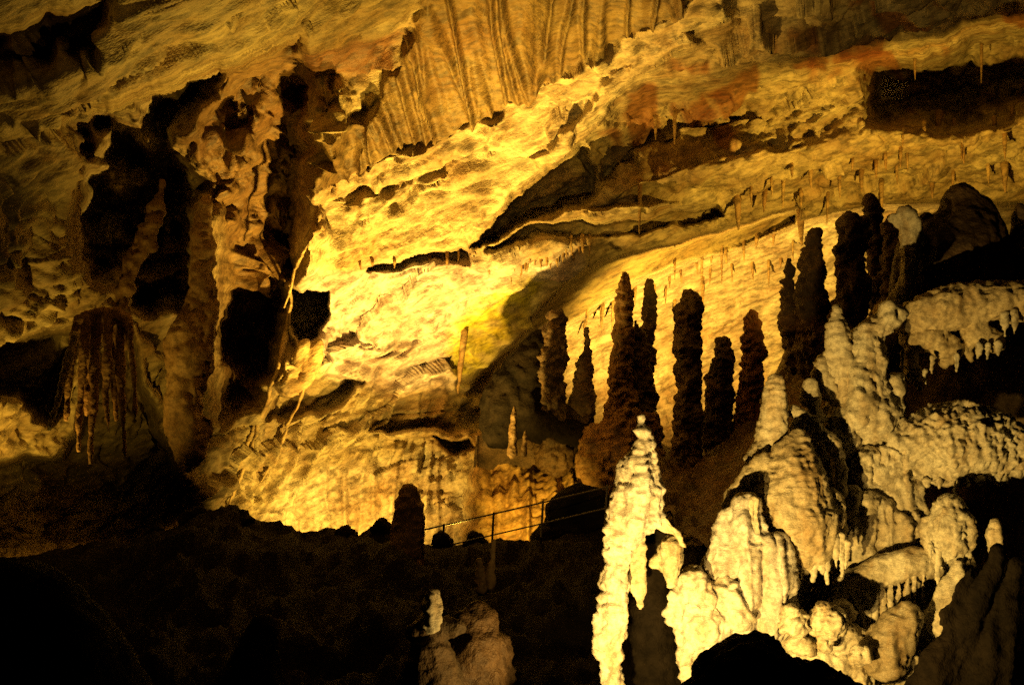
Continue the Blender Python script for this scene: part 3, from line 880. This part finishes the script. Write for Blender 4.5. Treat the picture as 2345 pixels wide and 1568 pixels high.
teeth(can, 10.2, [(2068, 800, 850, 7), (2118, 850, 880, 7), (2133, 820, 856, 8), (2190, 815, 850, 8), (2240, 790, 818, 9), (2262, 790, 822, 8), (2285, 785, 815, 8), (2300, 720, 770, 9), (2322, 715, 765, 10)])
pit = cal('flowstone_dome', 'broad pitted flowstone dome with popcorn crust at right', 'flowstone', 9.6, [
    [(2060, 1010, 40), (2130, 1010, 78), (2200, 1010, 86), (2270, 1020, 76), (2330, 1040, 50)],
    [(2030, 1050, 34), (2080, 1060, 40), (2150, 1060, 46), (2230, 1060, 44), (2290, 1060, 40)],
    [(1985, 1060, 36), (1980, 1130, 42), (1990, 1190, 50), (2020, 1180, 44)],
    [(1955, 1080, 22), (1950, 1160, 24), (1955, 1220, 26)]], vox=0.016, pop=(0.034, 9), rough=(0.03, 4), flute=(0.05, 4))
teeth(pit, 9.4, [(2186, 1090, 1150, 6), (2075, 1090, 1105, 8), (2120, 1098, 1112, 8), (2150, 1100, 1118, 8), (2215, 1100, 1116, 8), (2245, 1095, 1112, 8)])
cal('flowstone_slope', 'smooth cream flowstone slope running down between the two pitted domes', 'flowstone', 9.4, [
    [(1950, 1130, 20), (1948, 1200, 26), (1952, 1270, 30), (1965, 1315, 18)], [(1985, 1150, 30), (1985, 1220, 34), (1990, 1290, 30)], [(2022, 1170, 30), (2026, 1230, 36), (2030, 1300, 30)], [(2062, 1200, 26), (2066, 1250, 36), (2072, 1300, 30)], [(2100, 1180, 14), (2102, 1230, 26), (2110, 1290, 30)], [(1975, 1290, 26), (2040, 1280, 40), (2110, 1275, 34)]], vox=0.016, rough=(0.035, 4), flute=(0.05, 4))
d3 = cal('flowstone_dome', 'smaller pitted dome hanging below the broad pitted one', 'flowstone', 9.0, [
    [(2170, 1160, 36), (2172, 1200, 56), (2172, 1235, 58)], [(2140, 1240, 28), (2150, 1280, 20)], [(2205, 1230, 30), (2205, 1265, 16)]], vox=0.018, pop=(0.016, 12), rough=(0.016, 5))
teeth(d3, 8.85, [(2146, 1260, 1350, 8), (2205, 1250, 1300, 7), (2128, 1250, 1290, 8), (2170, 1270, 1285, 8)])
cal('stalagmite', 'squat cream bulb beneath the smaller pitted dome', 'stalagmite', 8.8, [[(2195, 1290, 10), (2188, 1330, 24), (2175, 1360, 34), (2170, 1420, 50)]], vox=0.018, rough=(0.012, 5))
low = cal('flowstone_canopy', 'tilted flowstone canopy with striped hanging curtain near the bottom right', 'flowstone', 9.1, [
    [(1930, 1335, 22), (1980, 1325, 34), (2040, 1300, 40), (2100, 1290, 36), (2140, 1290, 30)], [(1925, 1340, 18), (1922, 1380, 15), (1926, 1410, 6)],
    [(1975, 1350, 24), (1990, 1400, 22), (2015, 1450, 26), (2025, 1480, 18)]], vox=0.018, rough=(0.015, 5))
teeth(low, 9.0, [(1985, 1350, 1430, 10), (2002, 1345, 1445, 10), (2020, 1340, 1450, 9), (2040, 1335, 1440, 10), (2058, 1325, 1430, 9), (2076, 1320, 1425, 9), (2094, 1315, 1400, 9), (2112, 1310, 1385, 7)], flat=0.9)
cal('stalagmite', 'smooth dim mound under the striped curtain', 'stalagmite', 8.6, [[(2080, 1400, 30), (2060, 1440, 44), (2020, 1500, 60)]], vox=0.02, rough=(0.02, 4), tint=(0.55, 0.5, 0.42))  # tint lowered to paint in the blocked light
lump = 'round cream lumps along the lower edge of the right bank'
for (u, v, r, lab) in [(1815, 1420, 34, 'fat cream lump beside the foot of the fluted fall'), (1820, 1462, 20, 'flat cream lump under the fat one, above the black boulder'), (1886, 1465, 17, 'egg-shaped cream lump right of the flat one'),
                       (1890, 1420, 40, 'broad pitted cream lump left of the tilted canopy'), (1965, 1500, 20, 'orange tinted egg-shaped lump at the bottom right'), (1850, 1480, 16, 'small cream lump between the flat and the egg-shaped ones')]:
    cal('flowstone_lump', lab, 'flowstone', 8.35, [[(u - r * 0.2, v - r * 0.6, r * 0.5), (u, v, r * 0.85), (u + r * 0.25, v + r * 0.4, r * 0.8)], [(u + r * 0.5, v - r * 0.2, r * 0.5), (u - r * 0.5, v + r * 0.4, r * 0.55)]], vox=0.013, rough=(0.04, 5), pop=(0.006, 16), group=lump)
cal('flowstone_bench', 'rough cream flowstone bench behind the row of round lumps', 'flowstone', 8.75, [[(1790, 1450, 36), (1850, 1450, 40), (1920, 1460, 42), (1975, 1490, 36)], [(1850, 1520, 60), (1940, 1540, 60)], [(1905, 1420, 34), (1935, 1400, 24)]], vox=0.018, rough=(0.04, 4), pop=(0.01, 12))
dr = cal('drapery', 'faint smooth drapery folds leaning at the dark right edge', 'flowstone', 8.0, [
    [(2285, 1250, 12), (2256, 1330, 24), (2222, 1400, 34), (2182, 1480, 44), (2130, 1600, 60)], [(2225, 1300, 8), (2200, 1350, 16), (2170, 1420, 24)], [(2330, 1300, 20), (2290, 1420, 40), (2230, 1600, 70)]], vox=0.02, rough=(0.03, 4), flat=0.7, flute=(0.05, 3), mat=M_MUD)  # near-black material paints in the blocked light on these folds
cal('stalagmite', 'small lone lit knob near the right edge', 'stalagmite', 8.4, [[(2278, 1200, 12), (2274, 1230, 20), (2268, 1256, 8)]], vox=0.014, rough=(0.015, 8))

# --- dark foreground
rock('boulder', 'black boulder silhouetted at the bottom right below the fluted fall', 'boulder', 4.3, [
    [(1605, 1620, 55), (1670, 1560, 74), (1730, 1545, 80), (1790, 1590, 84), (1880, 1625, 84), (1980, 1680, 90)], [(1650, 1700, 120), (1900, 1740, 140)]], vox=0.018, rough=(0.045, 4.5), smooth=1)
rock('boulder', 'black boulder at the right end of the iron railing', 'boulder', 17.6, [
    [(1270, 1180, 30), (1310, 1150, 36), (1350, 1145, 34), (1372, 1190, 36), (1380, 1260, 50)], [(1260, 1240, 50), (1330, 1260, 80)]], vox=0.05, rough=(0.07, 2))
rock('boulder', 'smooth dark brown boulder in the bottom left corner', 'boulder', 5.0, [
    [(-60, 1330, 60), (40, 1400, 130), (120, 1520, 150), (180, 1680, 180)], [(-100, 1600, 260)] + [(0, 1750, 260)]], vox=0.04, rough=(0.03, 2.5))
stal('dim brown stalagmite standing before the pale foot of the wall', 15.5, [(936, 1128, 22), (936, 1160, 32), (934, 1200, 34), (928, 1250, 40), (915, 1310, 60), (905, 1380, 90)], M_BROWN, tint=(0.7, 0.6, 0.5), rip=(0.012, 0.2), rough=(0.03, 2.5), vox=0.03, group='stalagmites in the dark foreground')
for (lab, path) in [('dim little stalagmite below the railing, left of a pair', [(1098, 1280, 5), (1100, 1310, 10), (1104, 1350, 14)]), ('thin dim stalagmite below the railing, right of a pair', [(1130, 1238, 4), (1128, 1280, 6), (1124, 1340, 12)])]:
    stal(lab, 12.5, path, M_BROWN, rip=(0.01, 0.1), vox=0.02, group='stalagmites in the dark foreground', rough=(0.012, 5))
stal('small bright rounded stalagmite bulb above the mottled mound', 7.3, [(990, 1366, 20), (990, 1382, 24), (988, 1400, 24), (984, 1424, 24)], M_CALC, rip=(0.004, 0.06), vox=0.012, group='stalagmites in the dark foreground', rough=(0.008, 5))
rock('boulder', 'brown rock block that the bright bulb stands on', 'boulder', 7.35, [[(945, 1446, 20), (990, 1440, 24), (1050, 1436, 18)], [(985, 1500, 56), (980, 1700, 110)]], mat=M_MUD2, vox=0.02, rough=(0.03, 4))
rock('rock_mound', 'mottled brown mound at the bottom centre below the bright bulb', 'rock', 7.8, [
    [(1090, 1430, 48), (1090, 1475, 76), (1080, 1560, 90), (1075, 1700, 130)]], mat=M_SHADED, vox=0.025, rough=(0.05, 4))
rock('boulder', 'dark rock lump on the floor left of the mottled mound', 'boulder', 9.0, [[(600, 1430, 30), (590, 1500, 50), (570, 1600, 90)]], vox=0.04, rough=(0.05, 2))

crest_rocks = [(362, 1214, 22, 'broken dark rock at the left start of the crest'), (452, 1188, 26, 'angular dark rock on the crest below the streaked wall'), (545, 1184, 30, 'widest dark rock on the crest below the streaked wall'),
               (628, 1208, 16, 'small dark rock in the crest dip left of the pale wall foot'), (700, 1226, 18, 'low dark rock in front of the pale wall foot'), (795, 1226, 20, 'dark rock in front of the middle of the pale wall foot'),
               (872, 1206, 18, 'pointed dark rock touching the dim brown stalagmite on its left'), (1012, 1236, 18, 'dark rock at the foot of the first railing post'), (1090, 1240, 20, 'dark rock between the first two railing posts')]
for (u, v, r, lab) in crest_rocks:
    rock('broken_rock', lab, 'rock', 16.8, [[(u - r * 0.7, v + r * 0.5, r * 0.7), (u, v + r * 0.25, r * 0.8), (u + r * 0.8, v + r * 0.7, r * 0.6)], [(u - r * 0.2, v + r, r), (u + r * 0.4, v + r * 1.6, r)]], vox=0.03, rough=(0.10, 3.0), smooth=1, group='broken rocks along the dark crest')

# --- left side formations
cal('flowstone_column', 'tall smooth tan flowstone column tapering downwards in the left shadow', 'flowstone', 17.6, [
    [(462, 470, 18), (462, 540, 26), (466, 610, 30), (468, 690, 34), (452, 750, 54), (444, 820, 58), (440, 870, 48), (430, 940, 48), (440, 1000, 36), (440, 1060, 14)],
    [(410, 960, 26), (425, 1020, 20), (434, 1066, 10)], [(485, 960, 14), (470, 1020, 12)]], vox=0.035, flute=(0.12, 1.6), rough=(0.09, 1.6), tint=(0.9, 0.85, 0.8), flat=0.7, mat=M_BROWN)
cal('stalagmite', 'tan spur rising inside the black cavity', 'stalagmite', 17.4, [[(374, 415, 5), (366, 450, 10), (352, 500, 16), (338, 540, 22), (308, 585, 20), (288, 640, 18), (276, 700, 20), (272, 780, 26)], [(340, 530, 20), (352, 562, 14)]], vox=0.035, rough=(0.09, 1.8), tint=(0.5, 0.42, 0.3), flat=0.7, mat=M_BROWN)
cal('drapery', 'hanging reddish brown drapery with deep folds at far left', 'flowstone', 15.6, [
    [(182, 730, 12), (166, 800, 10), (158, 870, 8), (152, 960, 4)], [(200, 722, 13), (190, 810, 11, -0.1), (186, 900, 8), (180, 1030, 4)], [(224, 716, 14), (218, 800, 11, 0.1), (214, 910, 9), (206, 1060, 4)],
    [(246, 716, 13), (246, 800, 10, -0.12), (244, 890, 8), (250, 990, 3)], [(268, 718, 14), (274, 800, 11, 0.1), (278, 900, 9), (286, 1040, 4)], [(290, 728, 12), (300, 800, 9), (306, 880, 6), (310, 950, 3)], [(190, 730, 16, 0.3), (240, 722, 18, 0.3), (285, 730, 14, 0.3)],
    [(208, 760, 12, 0.3), (204, 860, 10, 0.3), (198, 950, 5, 0.3)], [(258, 760, 12, 0.3), (262, 860, 10, 0.3), (266, 960, 5, 0.3)]],
    vox=0.022, smooth=1, flute=(0.02, 5), rough=(0.022, 3), mat=M_BROWN, tint=(0.9, 0.75, 0.65), flat=0.6)
cal('stalactite', 'thin leaning stalactite hanging left of the brown drapery', 'stalactite', 15.0, [[(174, 765, 9), (150, 850, 8), (128, 930, 6), (112, 985, 3)]], vox=0.03, rough=(0.02, 3), tint=(0.8, 0.7, 0.55))
cal('drapery', 'torn pale drapery rim hanging below the black box-shaped hollow', 'flowstone', 23.0, [
    [(700, 785, 12), (680, 840, 16), (650, 885, 12)], [(728, 785, 12), (715, 840, 18), (690, 880, 12)], [(660, 830, 12), (640, 890, 8)]], vox=0.05, flute=(0.05, 2.5), rough=(0.04, 2), mat=M_WALL, tint=(1.3, 1.2, 1.1), flat=0.6)
settle()


def wrap(o, part):
    """a body that carries other parts becomes one part beside them"""
    nme = o.name.split('.')[0]
    kids = list(o.children)
    o.name = part
    e = bpy.data.objects.new(nme, None)
    COL.objects.link(e)
    e.location = o.location
    for k in ('label', 'category', 'group', 'kind'):
        if k in o.keys():
            e[k] = o[k]
            del o[k]
    o.location = (0, 0, 0)
    o.parent = e
    for c in kids:
        c.parent = e


wrap(fs, 'shaft')
wrap(fall, 'cascade')
for o_ in (dome, pit, d3):
    wrap(o_, 'cap')
for o_ in (can, low):
    wrap(o_, 'canopy_top')

# ------------------------------------------------------------------ small hanging stalactites, one by one
def spike(label, u, v0, v1, r, d, mat=M_WALL, group=None, tint=(1, 1, 1), lean=0.0):
    v, f, idx = tube([(u, v0 - 16, r * 1.2, 0.12), (u, v0, r), (u + lean * 0.5, (v0 + v1) / 2, r * 0.75), (u + lean, v1, r * 0.25)], d, 0.9, seg=9, sub=5)
    ax = v.mean(0)
    k = 1 + 0.25 * gn(v * 9.0)
    c = P(u, (v0 + v1) / 2, d)
    v = v.copy()
    v[:, :2] = c[:2] + (v[:, :2] - c[:2]) * k[:, None]
    base = np.array([c[0], c[1], v[:, 2].max()])
    me = mesh_from('stalactite', v - base, f, mat, np.ones((len(v), 3)) * np.array(tint))
    return link('stalactite', me, label=label, cat='stalactite', group=group, loc=base)


def depth_at(u, v):
    i = int(np.clip(round((v - vs[0]) / STEP), 0, len(vs) - 1))
    j = int(np.clip(round((u - us[0]) / STEP), 0, len(us) - 1))
    p = PT[i, j] - EYE
    return float(p[1] * cp + p[2] * sp)


singles = [
    ('long dark stalactite spike hanging from the ridge at upper right', 2150, 275, 370, 8), ('lit thin stalactite in the black hollow at upper right', 2094, 132, 182, 4),
    ('faint thread-like stalactite deep in the black hollow, right of the lit one', 2247, 100, 190, 4), ('short dark stalactite left of the long spike at upper right', 2062, 350, 385, 4),
    ('straw stalactite crossing the thin ledge at its middle', 1465, 430, 535, 5), ('dark stalactite stub at the right end of the thin ledge', 1688, 465, 525, 8),
    ('long straw hanging into the niche above the massive black pillar', 1607, 590, 690, 3.5), ('short straw left of the long straw above the pillar', 1545, 600, 640, 3),
    ('straw hanging right of the blunt dark stalagmite', 1652, 570, 650, 3), ('brown tapering stalactite hanging above the needle-tip stalagmite', 1832, 490, 560, 9),
    ('leaning streak-like stalactite down the yellow wall left of the niche', 1062, 770, 900, 8), ('thin stalactite at the mouth of the upper recess', 1545, 250, 330, 5),
    ('slim stalactite pair member under the recess rim, left one', 1500, 265, 320, 5), ('thick brown stalactite below the yellow band at far right', 2300, 385, 440, 8),
]
for (lab, u, v0, v1, r) in singles:
    spike(lab, u, v0, v1, r, depth_at(u, v0) - 0.08, lean=(-14 if 'leaning' in lab else random.uniform(-2, 4)), tint=(0.8, 0.65, 0.5))
rows = [
    ('drip stalactites under the bright wall beside the shaded slab', [(1190 + 12 * k + random.uniform(-4, 4), 585 - 1.2 * k * 2 + random.uniform(-6, 10), random.uniform(20, 42), random.uniform(3, 5)) for k in range(14)]),
    ('straw stalactites on the yellow band at upper right', [(1760 + 41 * k + random.uniform(-12, 12), 470 - 9 * k + random.uniform(-45, 25), random.uniform(28, 60), random.uniform(3, 6)) for k in range(14)]),
    ('drip spikes on the pale niche wall between the stalagmites', [(1330 + 38 * k + random.uniform(-14, 14), 700 - 11 * k + random.uniform(-10, 60), random.uniform(18, 60), random.uniform(2.5, 4.5)) for k in range(14)]),
    ('hanging drips high on the yellow band at upper right', [(1720 + 45 * k + random.uniform(-18, 18), 420 - 11 * k + random.uniform(-30, 40), random.uniform(14, 40), random.uniform(2.5, 5)) for k in range(14)]),
    ('fine drips in the upper row under the bright wall', [(1120 + 15 * k + random.uniform(-5, 5), 612 - 2.4 * k + random.uniform(-8, 22), random.uniform(12, 30), random.uniform(2.2, 4)) for k in range(14)]),
    ('drips fringing the lower edge of the bright rock shelf', [(830 + 36 * k + random.uniform(-14, 14), 606 - 2 * k + random.uniform(-8, 8), random.uniform(10, 24), random.uniform(2.2, 4)) for k in range(7)]),
    ('small stalactites along the roof edge of the lit niche', [(1350 + 35 * k + random.uniform(-8, 8), 712 - 15.5 * k + random.uniform(-2, 6), random.uniform(16, 40), random.uniform(3, 5)) for k in range(13)]),
]
ORD = ['first', 'second', 'third', 'fourth', 'fifth', 'sixth', 'seventh', 'eighth', 'ninth', 'tenth', 'eleventh', 'twelfth', 'thirteenth', 'fourteenth']
for (lab, pts) in rows:
    for k, (u, v, ln, r) in enumerate(sorted(pts)):
        spike(ORD[k] + ' from the left of the ' + lab, u, v, v + ln, r, depth_at(u, v) - 0.06, group=lab, tint=(0.9, 0.75, 0.55), lean=random.uniform(-2, 3))

# long thin drapery edges leaning down the streaked wall
edges = [('longest drapery edge leaning down the streaked wall from the box-shaped hollow', [(668, 650), (655, 760), (630, 860), (590, 980), (540, 1120), (508, 1185)], 5.5),
         ('drapery edge leaning right of the longest one, under the torn rim', [(735, 770), (700, 880), (650, 1000), (596, 1110)], 4.5),
         ('short drapery edge leaning left of the longest one', [(600, 930), (556, 1040), (516, 1140)], 4.5),
         ('upper drapery edge above the box-shaped hollow', [(700, 560), (676, 620), (652, 700)], 5)]
for (lab, pts, r) in edges:
    dd = [min(depth_at(u + k, v) for k in (-8, 0, 8)) for (u, v) in pts]
    for k in range(1, len(dd)):
        dd[k] = min(dd[k], dd[k - 1] + 0.9)
    d0 = dd[0]
    v, f, _ = tube([(u, vv, r * (0.35 if k in (0, len(pts) - 1) else random.uniform(0.7, 1.1)), dk - d0 + 0.03) for k, ((u, vv), dk) in enumerate(zip(pts, dd))], d0, 1.4, seg=9, sub=9)
    v = v + 0.06 * np.stack([gn(v * 2.5), gn(v * 2.5 + 9), gn(v * 2.5 + 19)], -1) + 0.03 * np.stack([gn(v * 7), gn(v * 7 + 9), gn(v * 7 + 19)], -1)
    base = v.mean(0)
    link('drapery', mesh_from('drapery', v - base, f, M_WALL, np.ones((len(v), 3)) * np.array((1.05, 0.95, 0.8))), label=lab, cat='flowstone', group='leaning drapery edges', loc=base)

# ------------------------------------------------------------------ iron railing along the path crest
rail = bpy.data.objects.new('railing', None)
COL.objects.link(rail)
rail.location = P(1130, 1290, 17.6)
rail['label'] = 'thin iron railing with two rails along the path crest'
rail['category'] = 'railing'


def bar(name, a, b, r):
    v, f, _ = tube([(a[0], a[1], r), ((a[0] + b[0]) / 2, (a[1] + b[1]) / 2, r, (a[2] + b[2]) / 2 - a[2]), (b[0], b[1], r, b[2] - a[2])], a[2], 1.0, seg=8, sub=3)
    me = mesh_from(name, v - np.array(rail.location), f, M_IRON)
    return link(name, me, parent=rail)


bar('rail', (930, 1222, 16.9), (1250, 1148, 16.2), 1.9)
bar('rail', (930, 1270, 16.9), (1250, 1196, 16.2), 1.7)
bar('rail', (1250, 1148, 16.2), (1400, 1112, 15.9), 1.9)
bar('rail', (1250, 1196, 16.2), (1400, 1160, 15.9), 1.7)
for (u, v, d) in ((1016, 1202, 16.7), (1130, 1176, 16.46), (1243, 1149, 16.2), (1390, 1113, 15.92)):
    bar('post', (u, v - 2, d), (u - 6, v + 110, d), 2.6)
